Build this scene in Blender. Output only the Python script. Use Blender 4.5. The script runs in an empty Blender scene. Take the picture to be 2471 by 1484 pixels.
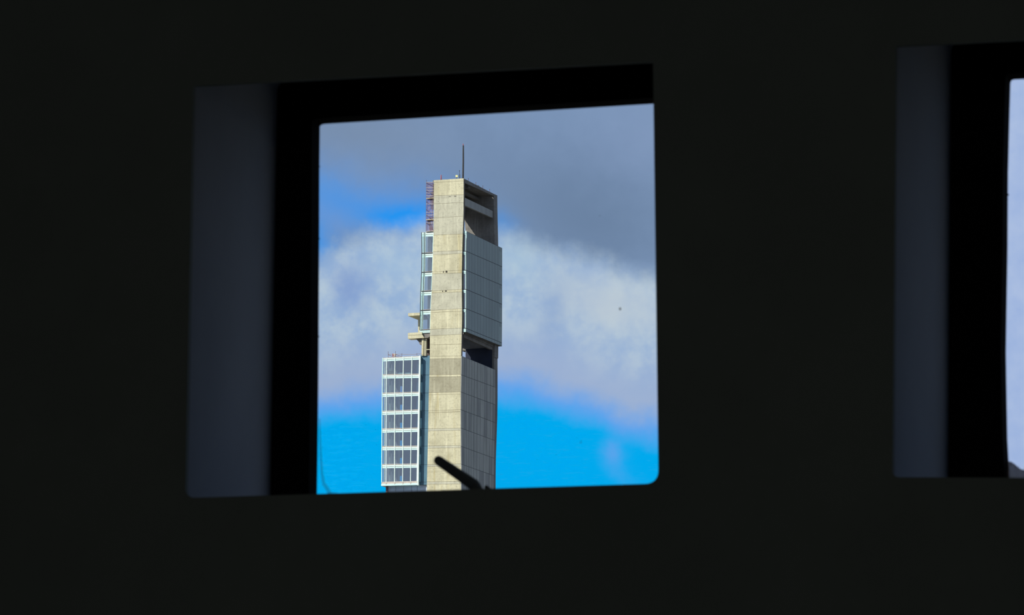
import bpy, math, random
from mathutils import Vector, Matrix

random.seed(4)
SC = bpy.context.scene
COL = SC.collection

# ------------------------------------------------------------------ camera
F = 15500.0                       # focal length in pixels of the 2471 px wide frame
PITCH = math.radians(9.4)
CAM = Vector((0.0, 0.0, 1.6))
cd = bpy.data.cameras.new('camera')
cam = bpy.data.objects.new('camera', cd)
COL.objects.link(cam)
cam.location = CAM
cam.rotation_euler = (math.pi / 2 + PITCH, 0, 0)
cd.sensor_width = 36.0
cd.lens = F / 2471.0 * 36.0
cd.clip_start = 0.1
cd.clip_end = 20000
cd.dof.use_dof = True
cd.dof.focus_distance = 1110.0
cd.dof.aperture_fstop = 46.0
SC.camera = cam
SC.view_settings.view_transform = 'Standard'
SC.view_settings.look = 'None'
SC.view_settings.exposure = 0.0
SC.view_settings.gamma = 1.0
SC.view_settings.use_curve_mapping = False

# directions of the two buildings' plans
TH = math.radians(21.4)           # the tower's plan is turned by this much
PSI = math.radians(14.0)          # the window wall's plan


def sl(r, g, b):
    def f(c):
        c /= 255.0
        return c / 12.92 if c <= 0.04045 else ((c + 0.055) / 1.055) ** 2.4
    return (f(r), f(g), f(b), 1.0)


# ------------------------------------------------------------------ sky
world = bpy.data.worlds.new('sky')
SC.world = world
world.use_nodes = True
nt = world.node_tree
nt.nodes.clear()


class NT:
    def __init__(s, tree):
        s.t = tree

    def n(s, typ, **kw):
        x = s.t.nodes.new(typ)
        for k, v in kw.items():
            setattr(x, k, v)
        return x

    def put(s, sock, v):
        if isinstance(v, (int, float)):
            sock.default_value = v
        elif isinstance(v, tuple):
            sock.default_value = v
        else:
            s.t.links.new(v, sock)

    def m(s, op, a, b=None, c=None, clamp=False):
        x = s.n('ShaderNodeMath', operation=op)
        x.use_clamp = clamp
        s.put(x.inputs[0], a)
        if b is not None:
            s.put(x.inputs[1], b)
        if c is not None:
            s.put(x.inputs[2], c)
        return x.outputs[0]

    def step(s, v, lo, hi):
        x = s.n('ShaderNodeMapRange', interpolation_type='SMOOTHSTEP')
        s.put(x.inputs['Value'], v)
        s.put(x.inputs['From Min'], lo)
        s.put(x.inputs['From Max'], hi)
        return x.outputs[0]

    def mix(s, f, a, b):
        x = s.n('ShaderNodeMix', data_type='RGBA')
        s.put(x.inputs[0], f)
        s.put(x.inputs[6], a)
        s.put(x.inputs[7], b)
        return x.outputs[2]

    def noise(s, vec, scale, detail=4, rough=0.55, w=None):
        x = s.n('ShaderNodeTexNoise')
        if w is not None:
            x.noise_dimensions = '4D'
            x.inputs['W'].default_value = w
        s.put(x.inputs['Vector'], vec)
        x.inputs['Scale'].default_value = scale
        x.inputs['Detail'].default_value = detail
        x.inputs['Roughness'].default_value = rough
        return x.outputs['Fac']

    def xyz(s, x, y, z):
        c = s.n('ShaderNodeCombineXYZ')
        s.put(c.inputs[0], x)
        s.put(c.inputs[1], y)
        s.put(c.inputs[2], z)
        return c.outputs[0]


W = NT(nt)
tc = W.n('ShaderNodeTexCoord')
sep = W.n('ShaderNodeSeparateXYZ')
nt.links.new(tc.outputs['Generated'], sep.inputs[0])
az = W.m('ARCTAN2', sep.outputs[0], sep.outputs[1])
el = W.m('ARCSINE', sep.outputs[2])
# az / el in hundredths of 1/155 rad, counted from the tower's bearing
hx = W.m('MULTIPLY', az, 152.7)                          # 1.0 = 0.37 degrees to the right
hy = W.m('MULTIPLY', W.m('SUBTRACT', PITCH, el), 155.0)  # 1.0 = 0.37 degrees down
q = W.xyz(hx, hy, 0.0)
n1 = W.noise(q, 0.55, 6, 0.6, 1.3)
n2 = W.noise(q, 0.55, 6, 0.6, 7.7)
n3 = W.noise(q, 1.3, 6, 0.6, 3.1)
qs = W.xyz(W.m('MULTIPLY', hx, 1.0), W.m('MULTIPLY', hy, 7.0), 0.0)
n4 = W.noise(qs, 3.0, 3, 0.7, 5.5)
wx = W.m('ADD', hx, W.m('MULTIPLY', W.m('SUBTRACT', n1, 0.5), 1.6))
wy = W.m('ADD', hy, W.m('MULTIPLY', W.m('SUBTRACT', n2, 0.5), 1.3))


def curve(v, pts, vmin, vmax):
    """piecewise curve: pts (x, y) in the 1/155 rad units"""
    x0, x1 = pts[0][0], pts[-1][0]
    fc = W.n('ShaderNodeFloatCurve')
    W.put(fc.inputs['Value'], W.m('DIVIDE', W.m('SUBTRACT', v, x0), x1 - x0, clamp=True))
    c = fc.mapping.curves[0]
    for i, (px, py) in enumerate(pts):
        X, Y = (px - x0) / (x1 - x0), (py - vmin) / (vmax - vmin)
        if i < 2:
            c.points[0 if i == 0 else 1].location = (X, Y)
        else:
            c.points.new(X, Y)
    fc.mapping.update()
    return W.m('MULTIPLY_ADD', fc.outputs[0], vmax - vmin, vmin)


def P(x, y):
    return ((x - 1235.5) / 100.0, (y - 742.0) / 100.0)


def blob(cx, cy, sx, sy, rot=0.0, gain=1.0):
    X, Y = P(cx, cy)
    dx = W.m('SUBTRACT', wx, X)
    dy = W.m('SUBTRACT', wy, Y)
    c, s_ = math.cos(rot), math.sin(rot)
    rx = W.m('ADD', W.m('MULTIPLY', dx, c), W.m('MULTIPLY', dy, s_))
    ry = W.m('SUBTRACT', W.m('MULTIPLY', dy, c), W.m('MULTIPLY', dx, s_))
    e = W.m('ADD', W.m('POWER', W.m('ABSOLUTE', W.m('DIVIDE', rx, sx / 100.0)), 2.0),
            W.m('POWER', W.m('ABSOLUTE', W.m('DIVIDE', ry, sy / 100.0)), 2.0))
    g = W.m('EXPONENT', W.m('MULTIPLY', e, -1.0))
    return W.m('MULTIPLY', g, gain, clamp=True)


up = curve(wx, [P(600, 690), P(775, 630), P(850, 575), P(960, 548), P(1060, 535), P(1200, 560), P(1320, 590),
                P(1450, 630), P(1580, 672), P(1900, 740), P(2300, 700)], -4, 4)
lo = curve(wx, [P(600, 985), P(775, 972), P(920, 955), P(1050, 935), P(1200, 935), P(1330, 960), P(1450, 985),
                P(1580, 1035), P(1900, 1100), P(2300, 1200)], -4, 6)
slate = W.mix(n1, sl(110, 134, 168), sl(132, 157, 192))
slate = W.mix(blob(1420, 520, 260, 130, 0.3, 0.55), slate, sl(98, 121, 150))
slate = W.mix(blob(1560, 330, 160, 110, 0.0, 0.5), slate, sl(136, 158, 194))
slate = W.mix(blob(860, 330, 220, 70, 0.0, 0.4), slate, sl(126, 144, 168))
white = W.mix(W.step(n3, 0.36, 0.66), sl(152, 180, 216), sl(184, 203, 219))
white = W.mix(blob(1480, 735, 140, 70, 0.3, 0.8), white, sl(192, 204, 214))
white = W.mix(blob(1250, 615, 60, 55, 0.0, 0.6), white, sl(172, 198, 218))
white = W.mix(blob(850, 690, 45, 60, 0.2, 0.7), white, sl(124, 152, 205))
white = W.mix(blob(1330, 760, 50, 130, 0.2, 0.5), white, sl(140, 165, 205))
white = W.mix(blob(960, 640, 90, 45, 0.0, 0.5), white, sl(168, 196, 222))
white = W.mix(W.step(W.m('SUBTRACT', lo, wy), 2.2, 0.3), white, sl(158, 178, 212))
blue = W.mix(0.0, sl(40, 150, 242), sl(40, 150, 242))
mblue = W.m('ADD', W.m('ADD', blob(965, 530, 75, 34, 0.0, 1.0), blob(850, 480, 150, 42, 0.25, 0.42)),
            W.m('ADD', blob(765, 600, 45, 70, 0.0, 0.7), W.m('ADD', blob(1215, 545, 45, 40, 0.5, 0.4), blob(1060, 500, 60, 50, 0, 0.4))), clamp=True)
mcy = W.step(W.m('SUBTRACT', wy, lo), -0.75, 0.75)
cyan = W.mix(W.step(n4, 0.52, 0.66), sl(0, 171, 240), sl(16, 171, 239))
mw = W.step(W.m('SUBTRACT', wy, up), -0.35, 0.5)
slate = W.mix(blob(905, 485, 180, 75, 0.15, 0.55), slate, sl(88, 152, 228))
slate = W.mix(blob(790, 520, 70, 60, 0.0, 0.4), slate, sl(100, 156, 230))
c = W.mix(mblue, slate, blue)
c = W.mix(mw, c, white)
mid = W.mix(0.0, sl(98, 165, 238), sl(98, 165, 238))
c = W.mix(W.step(W.m('SUBTRACT', wy, lo), -0.6, 0.15), c, mid)
c = W.mix(W.step(W.m('SUBTRACT', wy, lo), -0.1, 0.65), c, cyan)
c = W.mix(blob(1478, 1085, 28, 34, 0.3, 0.75), c, sl(100, 165, 238))
c = W.mix(blob(1500, 1140, 40, 22, 0.8, 0.3), c, sl(90, 165, 238))
# hazy bank of bright cloud further right, plain broken cloud everywhere else
haze = W.mix(n3, sl(140, 168, 220), sl(186, 202, 230))
c = W.mix(W.step(wx, 7.0, 10.0), c, haze)
far = W.noise(tc.outputs['Generated'], 2.2, 5, 0.6)
farc = W.mix(W.step(far, 0.4, 0.6), sl(98, 128, 168), sl(168, 176, 188))
away = W.m('MAXIMUM', W.step(W.m('ABSOLUTE', hx), 16.0, 30.0), W.step(W.m('ABSOLUTE', hy), 9.0, 20.0))
c = W.mix(away, c, farc)
bg = W.n('ShaderNodeBackground')
nt.links.new(c, bg.inputs['Color'])
bg.inputs['Strength'].default_value = 1.0
wo = W.n('ShaderNodeOutputWorld')
nt.links.new(bg.outputs[0], wo.inputs['Surface'])
world.cycles.sampling_method = 'MANUAL'
world.cycles.sample_map_resolution = 1024

# ------------------------------------------------------------------ sun (high on the left, a little behind the viewer)
Bx = Vector((math.sin(TH), math.cos(TH), 0))
Rx = Vector((math.cos(TH), -math.sin(TH), 0))
sd = (Rx * 0.45 + Bx * 0.60 + Vector((0, 0, -0.65))).normalized()
sun = bpy.data.lights.new('sun', 'SUN')
sun.energy = 5.1
sun.color = (1.0, 0.94, 0.82)
sun.angle = math.radians(0.53)
so = bpy.data.objects.new('sun', sun)
COL.objects.link(so)
so.rotation_euler = sd.to_track_quat('-Z', 'Y').to_euler()


# ------------------------------------------------------------------ helpers
def ray(x, y):
    d = Vector(((x - 1235.5) / F, -(y - 742.0) / F, -1.0))
    d.rotate(cam.rotation_euler)
    return d


class Frame:
    """a plan direction with an origin; local x right, y back, z up; turns photo points into points on its planes"""

    def __init__(s, origin, ang):
        s.o = Vector(origin)
        s.ang = -ang
        s.M = Matrix.Rotation(-ang, 3, 'Z')
        s.inv = s.M.inverted()

    def _l(s, x, y):
        return s.inv @ (CAM - s.o), s.inv @ ray(x, y)

    def y(s, x, y, Y):
        o, d = s._l(x, y)
        t = (Y - o.y) / d.y
        p = o + d * t
        return (p.x, p.z)

    def x(s, x, y, X):
        o, d = s._l(x, y)
        t = (X - o.x) / d.x
        p = o + d * t
        return (p.y, p.z)

    def empty(s, name):
        e = bpy.data.objects.new(name, None)
        COL.objects.link(e)
        e.location = s.o
        e.rotation_euler = (0, 0, s.ang)
        return e


def tag(o, label=None, cat=None, group=None, kind=None):
    if label:
        o['label'] = label
    if cat:
        o['category'] = cat
    if group:
        o['group'] = group
    if kind:
        o['kind'] = kind
    return o


class MB:
    def __init__(s):
        s.v, s.f, s.mi, s.m = [], [], [], 0

    def mat(s, i):
        s.m = i
        return s

    def raw(s, v, f):
        n = len(s.v)
        s.v += [tuple(p) for p in v]
        s.f += [tuple(i + n for i in q) for q in f]
        s.mi += [s.m] * len(f)
        return s

    def prism(s, A, B):
        """A, B: same-length loops of 3D points (front and back)"""
        n = len(A)
        f = [tuple(range(n)), tuple(reversed(range(n, 2 * n)))]
        for i in range(n):
            j = (i + 1) % n
            f.append((i, n + i, n + j, j))
        return s.raw(list(A) + list(B), f)

    def py(s, fr, poly, Y, depth):
        """outline in photo points on the plane y = Y, extruded back by depth"""
        pts = [fr.y(x, y, Y) for x, y in poly]
        return s.prism([(a, Y, b) for a, b in pts], [(a, Y + depth, b) for a, b in pts])

    def px(s, fr, poly, X, depth):
        pts = [fr.x(x, y, X) for x, y in poly]
        return s.prism([(X, a, b) for a, b in pts], [(X - depth, a, b) for a, b in pts])

    def box(s, x0, x1, y0, y1, z0, z1):
        return s.prism([(x0, y0, z0), (x1, y0, z0), (x1, y0, z1), (x0, y0, z1)],
                       [(x0, y1, z0), (x1, y1, z0), (x1, y1, z1), (x0, y1, z1)])

    def ring(s, outer, inner, y0, y1):
        """flat ring between two same-length loops of (x, z), thick from y0 to y1"""
        n = len(outer)
        v = [(a, y0, b) for a, b in outer] + [(a, y0, b) for a, b in inner] + \
            [(a, y1, b) for a, b in outer] + [(a, y1, b) for a, b in inner]
        f = []
        for i in range(n):
            j = (i + 1) % n
            f += [(i, j, n + j, n + i), (2 * n + i, 3 * n + i, 3 * n + j, 2 * n + j),
                  (i, 2 * n + i, 2 * n + j, j), (n + i, n + j, 3 * n + j, 3 * n + i)]
        return s.raw(v, f)

    def tube(s, pts, r, n=10, r1=None):
        pts = [Vector(p) for p in pts]
        rs = r if isinstance(r, (list, tuple)) else [r] * len(pts)
        rings = []
        for i, p in enumerate(pts):
            t = (pts[min(i + 1, len(pts) - 1)] - pts[max(i - 1, 0)]).normalized()
            a = t.orthogonal() if i == 0 else (rings_a - t * rings_a.dot(t))
            a.normalize()
            rings_a = a
            b = t.cross(a)
            rings.append([p + (a * math.cos(k * 2 * math.pi / n) + b * math.sin(k * 2 * math.pi / n)) * rs[i] for k in range(n)])
        v = [q for r_ in rings for q in r_]
        f = [tuple(reversed(range(n))), tuple(range(len(v) - n, len(v)))]
        for i in range(len(rings) - 1):
            for k in range(n):
                k2 = (k + 1) % n
                f.append((i * n + k, i * n + k2, (i + 1) * n + k2, (i + 1) * n + k))
        return s.raw(v, f)

    def bar(s, p0, p1, w):
        return s.tube([p0, p1], w / 2 * 1.2, 4)

    def build(s, name, mats, parent=None, fr=None, bevel=0.0, smooth=False):
        me = bpy.data.meshes.new(name)
        me.from_pydata(s.v, [], s.f)
        if not isinstance(mats, (list, tuple)):
            mats = [mats]
        for m in mats:
            me.materials.append(m)
        for p, i in zip(me.polygons, s.mi):
            p.material_index = i
            p.use_smooth = smooth
        import bmesh
        bm = bmesh.new()
        bm.from_mesh(me)
        bmesh.ops.recalc_face_normals(bm, faces=bm.faces)
        bm.to_mesh(me)
        bm.free()
        o = bpy.data.objects.new(name, me)
        COL.objects.link(o)
        if parent is not None:
            o.parent = parent
        elif fr is not None:
            o.location = fr.o
            o.rotation_euler = (0, 0, fr.ang)
        if bevel:
            b = o.modifiers.new('edge', 'BEVEL')
            b.width = bevel
            b.segments = 2
            b.limit_method = 'ANGLE'
        return o


def mat(name, col, rough=0.7, noise=0.0, scale=1.0, stretch=(1, 1, 1), col2=None, metal=0.0, spec=0.3, coord='Object'):
    m = bpy.data.materials.new(name)
    m.use_nodes = True
    N = NT(m.node_tree)
    b = m.node_tree.nodes['Principled BSDF']
    b.inputs['Roughness'].default_value = rough
    b.inputs['Metallic'].default_value = metal
    b.inputs['Specular IOR Level'].default_value = spec
    t = N.n('ShaderNodeTexCoord')
    mp = N.n('ShaderNodeMapping')
    m.node_tree.links.new(t.outputs[coord], mp.inputs[0])
    mp.inputs['Scale'].default_value = stretch
    f = N.noise(mp.outputs[0], scale, 6, 0.62)
    c2 = col2 or tuple(x * (1 - noise) for x in col[:3]) + (1.0,)
    c = N.mix(N.step(f, 0.33, 0.68), col, c2)
    m.node_tree.links.new(c, b.inputs['Base Color'])
    return m


def concrete(name, col, dark, streak=0.35, rust=0.0):
    """board-marked concrete: cloudy mottling, vertical water streaks, thin horizontal board lines"""
    m = bpy.data.materials.new(name)
    m.use_nodes = True
    N = NT(m.node_tree)
    L = m.node_tree.links
    b = m.node_tree.nodes['Principled BSDF']
    b.inputs['Roughness'].default_value = 0.85
    b.inputs['Specular IOR Level'].default_value = 0.2
    t = N.n('ShaderNodeTexCoord')
    mp = N.n('ShaderNodeMapping')
    L.new(t.outputs['Object'], mp.inputs[0])
    mp.inputs['Scale'].default_value = (1.7, 0.4, 0.10)
    mh = N.n('ShaderNodeMapping')
    L.new(t.outputs['Object'], mh.inputs[0])
    mh.inputs['Scale'].default_value = (0.12, 0.12, 1.9)
    cloud = N.noise(t.outputs['Object'], 0.32, 6, 0.6)
    fine = N.noise(t.outputs['Object'], 2.6, 5, 0.7)
    st = N.noise(mp.outputs[0], 1.2, 4, 0.6)
    hb = N.noise(mh.outputs[0], 1.0, 4, 0.65)
    c = N.mix(N.m('MULTIPLY', N.step(cloud, 0.40, 0.68), 0.75), col, dark)
    c = N.mix(N.m('MULTIPLY', N.step(st, 0.50, 0.68), streak), c, dark)
    c = N.mix(N.m('MULTIPLY', N.step(hb, 0.54, 0.66), 0.5), c, dark)
    c = N.mix(N.m('MULTIPLY', N.step(fine, 0.48, 0.72), 0.6), c, tuple(x * 0.72 for x in dark[:3]) + (1,))
    c = N.mix(N.m('MULTIPLY', N.step(st, 0.46, 0.32), 0.6), c, tuple(min(1, x * 1.22) for x in col[:3]) + (1,))
    if rust:
        c = N.mix(N.m('MULTIPLY', N.step(N.noise(mp.outputs[0], 0.9, 3, 0.5, 4.0), 0.55, 0.7), rust), c, (0.42, 0.33, 0.10, 1))
    L.new(c, b.inputs['Base Color'])
    return m


def glass(name, tint, refl, fac, rough=0.02):
    m = bpy.data.materials.new(name)
    m.use_nodes = True
    N = NT(m.node_tree)
    m.node_tree.nodes.clear()
    tr = N.n('ShaderNodeBsdfTransparent')
    tr.inputs[0].default_value = tint
    gl = N.n('ShaderNodeBsdfGlossy')
    gl.inputs['Color'].default_value = refl
    gl.inputs['Roughness'].default_value = rough
    mx = N.n('ShaderNodeMixShader')
    mx.inputs[0].default_value = fac
    o = N.n('ShaderNodeOutputMaterial')
    m.node_tree.links.new(tr.outputs[0], mx.inputs[1])
    m.node_tree.links.new(gl.outputs[0], mx.inputs[2])
    m.node_tree.links.new(mx.outputs[0], o.inputs[0])
    return m


M = {
    'con_a': concrete('pale_concrete', (0.66, 0.64, 0.465, 1), (0.46, 0.44, 0.31, 1), 0.4, 0.35),
    'con_b': concrete('grey_concrete', (0.575, 0.575, 0.46, 1), (0.42, 0.415, 0.33, 1), 0.5),
    'con_c': concrete('weathered_concrete', (0.43, 0.415, 0.31, 1), (0.32, 0.305, 0.22, 1), 0.6),
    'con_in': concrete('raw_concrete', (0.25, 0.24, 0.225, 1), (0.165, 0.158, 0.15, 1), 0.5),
    'joint': mat('joint_brown_grey', (0.36, 0.32, 0.22, 1), 0.9, 0.45, 0.6),
    'hole': mat('tie_hole_dark', (0.05, 0.045, 0.04, 1), 0.9, 0.2, 5.0),
    'clad': mat('grey_cladding', (0.43, 0.44, 0.405, 1), 0.55, 0.2, 0.5, (1, 1, 0.25), spec=0.4),
    'clad2': mat('grey_cladding_dull', (0.35, 0.36, 0.345, 1), 0.6, 0.2, 0.5, (1, 1, 0.25), spec=0.3),
    'softseam': mat('grey_seam', (0.15, 0.165, 0.17, 1), 0.8, 0.2, 2.0),
    'corner': mat('corner_shade_brown', (0.23, 0.20, 0.165, 1), 0.8, 0.3, 1.0),
    'podium': mat('podium_glass', (0.62, 0.74, 0.92, 1), 0.4, 0.25, 0.3, spec=0.6),
    'dull': mat('dull_black_paint', (0.10, 0.105, 0.10, 1), 0.8, 0.2, 20.0, spec=0.1),
    'seam': mat('dark_seam', (0.06, 0.06, 0.07, 1), 0.8, 0.2, 2.0),
    'aqua': mat('pale_aqua_metal', (0.68, 0.97, 0.95, 1), 0.35, 0.06, 1.5, spec=0.5),
    'white': mat('white_metal', (0.80, 0.97, 0.93, 1), 0.4, 0.08, 1.5, spec=0.5),
    'pink': mat('grey_aluminium', (0.66, 0.60, 0.56, 1), 0.5, 0.2, 2.0),
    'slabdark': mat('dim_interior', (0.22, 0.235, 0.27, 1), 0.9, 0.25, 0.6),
    'column': mat('pale_column', (0.85, 0.97, 0.88, 1), 0.7, 0.3, 1.0, (1, 1, 0.3)),
    'pane': glass('window_glass', (0.82, 0.88, 0.90, 1), (0.88, 0.90, 0.95, 1), 0.36),
    'bluepane': mat('blue_opaque_glass', (0.105, 0.22, 0.31, 1), 0.25, 0.2, 0.4, spec=0.5),
    'sidepane': mat('dark_teal_glass', (0.24, 0.31, 0.30, 1), 0.35, 0.14, 0.4, (1, 1, 0.3), spec=0.6),
    'sidepane2': mat('teal_glass_pale', (0.30, 0.39, 0.37, 1), 0.35, 0.12, 0.6, spec=0.6),
    'steel': mat('dark_steel', (0.06, 0.06, 0.06, 1), 0.5, 0.3, 3.0),
    'red': mat('red_paint', (0.55, 0.12, 0.12, 1), 0.6, 0.3, 3.0),
    'tube': mat('galvanised_tube', (0.62, 0.58, 0.55, 1), 0.6, 0.3, 3.0),
    'rust': mat('purple_brown_steel', (0.20, 0.13, 0.16, 1), 0.8, 0.3, 3.0),
    'plank': mat('scaffold_plank', (0.72, 0.62, 0.42, 1), 0.8, 0.3, 3.0),
    'wall': mat('dark_plaster', (0.195, 0.225, 0.215, 1), 0.9, 0.10, 3.0, spec=0.1),
    'lining': mat('grey_lining_paint', (0.29, 0.315, 0.36, 1), 0.85, 0.06, 6.0, spec=0.1),
    'black': mat('black_rubber', (0.0035, 0.0035, 0.0035, 1), 0.9, 0.3, 10.0, spec=0.02),
    'ground': mat('city_ground', (0.12, 0.12, 0.11, 1), 0.95, 0.5, 0.02),
    'lampw': mat('lamp_white', (0.7, 0.7, 0.68, 1), 0.5, 0.1, 3.0),
    'dry': mat('dry_brown_grass', (0.30, 0.24, 0.20, 1), 0.9, 0.4, 60.0),
    'clump': mat('brown_debris', (0.30, 0.22, 0.19, 1), 0.9, 0.4, 60.0),
    'dust': mat('dust_grey', (0.25, 0.24, 0.22, 1), 0.95, 0.4, 100.0),
    'net': glass('debris_netting', (0.86, 0.82, 0.92, 1), (0.5, 0.42, 0.52, 1), 0.0),
    'clearpane': glass('clear_window_glass', (0.995, 0.998, 0.998, 1), (0.9, 0.95, 1.0, 1), 0.012),
}
# dry stems are thin and partly see-through
for nm_, fa_ in (('dry', 0.22), ('clump', 0.72)):
    t_ = M[nm_].node_tree
    ou_ = [x for x in t_.nodes if x.type == 'OUTPUT_MATERIAL'][0]
    tr_ = t_.nodes.new('ShaderNodeBsdfTransparent')
    mi_ = t_.nodes.new('ShaderNodeMixShader')
    mi_.inputs[0].default_value = fa_
    t_.links.new(tr_.outputs[0], mi_.inputs[1])
    t_.links.new(t_.nodes['Principled BSDF'].outputs[0], mi_.inputs[2])
    t_.links.new(mi_.outputs[0], ou_.inputs[0])
# netting: a woven sheet, part holes, part purple-grey yarn
nn = M['net'].node_tree
for x in list(nn.nodes):
    if x.type == 'BSDF_GLOSSY':
        nn.nodes.remove(x)
mx = [x for x in nn.nodes if x.type == 'MIX_SHADER'][0]
df = nn.nodes.new('ShaderNodeBsdfDiffuse')
df.inputs[0].default_value = (0.34, 0.29, 0.36, 1)
nn.links.new(df.outputs[0], mx.inputs[2])
mx.inputs[0].default_value = 0.36

# ------------------------------------------------------------------ ground
GZ = -12.0
g = MB().raw([(-6000, -400, GZ), (6000, -400, GZ), (6000, 9000, GZ), (-6000, 9000, GZ)], [(0, 1, 2, 3)])
g.build('ground', M['ground'])
bpy.data.objects['ground']['kind'] = 'structure'

# ------------------------------------------------------------------ the tower's plan
r0 = ray(1115, 800)
k = 1100.0 / r0.y
T = Frame((CAM.x + r0.x * k, 1100.0, GZ), TH)
U = 1100.0 / math.cos(math.radians(10)) / F        # one pixel at the tower, in metres

tower = T.empty('skyscraper')
tag(tower, 'tall slim concrete tower under construction with glass boxes, seen through the window', 'building')


def lerp(pts, y):
    """x at height y along a traced edge [(x, y), ...]"""
    if y <= pts[0][1]:
        return pts[0][0]
    for (xa, ya), (xb, yb) in zip(pts, pts[1:]):
        if y <= yb:
            return xa + (xb - xa) * (y - ya) / (yb - ya)
    return pts[-1][0]


LE = [(1047, 434), (1046.5, 500), (1046, 560), (1044.5, 620), (1041.5, 700), (1038.5, 760), (1037.5, 800), (1037, 866),
      (1035.5, 920), (1034.5, 960), (1033, 1040), (1031.5, 1110), (1030, 1168), (1029.5, 1230)]
RE = [(1118.6, 430), (1118.8, 470), (1118.3, 520), (1116.8, 560), (1115, 620), (1114, 680), (1114.8, 720), (1115, 770),
      (1113.5, 830), (1112.5, 870), (1111.5, 940), (1111.3, 1000), (1111.8, 1060), (1112.2, 1100), (1112, 1230)]
TS = 7.4 * U                                       # thickness of the front wall slab
# pour joints: (y at left edge, y at right edge, tone of the lift above)
lifts = [(434.5, 430, None), (440.5, 436.5, 0), (472, 470, 0), (491.7, 488.8, 1), (526, 521.5, 1), (567.5, 564.5, 1), (607.5, 604, 0), (615.3, 611.6, 1),
         (656, 652, 0), (661, 658.5, 0), (702, 698, 1), (707.2, 704.3, 0), (749, 744.6, 1), (754, 751, 0), (795, 791, 0),
         (810, 806.6, 1), (832, 830, 0), (859.8, 858.8, 0), (866.2, 865, 0), (904.5, 903.3, 2), (909.6, 908.6, 0),
         (948, 945.8, 2), (953, 950.6, 0), (991, 988.5, 0), (996, 993.6, 0), (1035, 1033, 0), (1040, 1038.5, 1), (1076, 1074.8, 0),
         (1081.6, 1080.5, 1), (1121, 1119.5, 0), (1126, 1125, 1), (1162.6, 1161.5, 0), (1168.7, 1167.8, 1), (1230, 1229, 0)]
fs = MB()
J = 0.32


def front_seg(yl0, yr0, yl1, yr1, Y, depth):
    fs.py(T, [(lerp(LE, yl0), yl0), (lerp(RE, yr0), yr0), (lerp(RE, yr1), yr1), (lerp(LE, yl1), yl1)], Y, depth)


edges_mid = {}
for (a0, b0, _), (a1, b1, tone) in zip(lifts, lifts[1:]):
    fs.mat(tone)
    # split tall lifts so the silhouette follows the traced edge
    n = max(1, int((a1 - a0) / 22))
    for i in range(n):
        t0, t1 = i / n, (i + 1) / n
        ya, yb = a0 + (a1 - a0) * t0, a0 + (a1 - a0) * t1
        yc, yd = b0 + (b1 - b0) * t0, b0 + (b1 - b0) * t1
        if i == n - 1:
            yb -= J
            yd -= J
        if i == 0:
            ya += J
            yc += J
        front_seg(ya, yc, yb, yd, 0.0, TS)
    # recessed joint
    fs.mat(3)
    front_seg(a1 - J, b1 - J, a1 + J, b1 + J, 0.02, TS - 0.02)
# below the window sill the slab runs on to the ground
xa, za = T.y(1029.5, 1230, 0)
xb, _ = T.y(1112, 1229, 0)
fs.mat(0).box(xa, xb, 0, TS, 0, za)
# tie holes
fs.mat(4)
for yy in (452, 485.5, 506, 533, 573, 605.5, 637, 676, 716, 759.5, 788, 820, 840, 878, 916, 963, 1001, 1046, 1089, 1132, 1176, 479):
    for dx, dy in ((0.17, 0.6), (0.86, -1.4)):
        x = lerp(LE, yy) + (lerp(RE, yy) - lerp(LE, yy)) * dx + random.uniform(-.8, .8)
        y = yy + dy + random.uniform(-.6, .6)
        fs.py(T, [(x - .6, y - .15), (x - .25, y - .5), (x + .35, y - .5), (x + .7, y - .1), (x + .5, y + .35), (x - .3, y + .4)], -0.006, 0.02)
for x, y, w, h in ((1070, 656.2, 1, 2), (1077.5, 655.6, 2.2, 2.4), (1068, 703, 1, 1.5), (1076, 702.3, 2, 1.5), (1085.5, 474, 2.5, .6), (1098.5, 473.5, 2.5, .6)):
    fs.py(T, [(x - w, y - h), (x + w, y - h), (x + w, y + h), (x - w, y + h)], -0.006, 0.02)
fs.build('front_shaft', [M['con_a'], M['con_b'], M['con_c'], M['joint'], M['hole']], tower)['label'] = 'pale board-marked concrete front slab'

# rear slab, seen through the open bays and as the tower's right-hand edge
SE = [(1200, 471.5), (1200.2, 500), (1201.5, 560), (1202.5, 600), (1203, 700), (1202.5, 838), (1201.5, 900), (1201, 960), (1200, 1010),
      (1198.3, 1060), (1196.6, 1110), (1196, 1150), (1195.8, 1230)]
YR1 = T.x(1200, 471.5, 0)[0]
YR0 = T.x(1191.5, 468, 0)[0]
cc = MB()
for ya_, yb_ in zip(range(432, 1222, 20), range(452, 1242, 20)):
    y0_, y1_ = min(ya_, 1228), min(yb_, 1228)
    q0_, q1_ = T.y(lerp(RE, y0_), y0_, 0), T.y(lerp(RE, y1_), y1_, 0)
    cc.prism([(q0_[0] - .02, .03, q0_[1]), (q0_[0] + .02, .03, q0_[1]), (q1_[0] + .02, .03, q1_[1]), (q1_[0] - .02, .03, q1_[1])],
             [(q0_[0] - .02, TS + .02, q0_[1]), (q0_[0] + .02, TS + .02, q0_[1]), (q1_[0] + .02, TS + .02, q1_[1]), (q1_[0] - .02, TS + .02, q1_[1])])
cc.build('corner_shade_strip', M['corner'], tower)  # dark brown strip: shade on the slab's side face put into colour
rs = MB()
zt = T.x(1200, 471.5, 0)[1]


def rear_x(y):
    return T.y(0, 0, YR0)[0]


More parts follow.
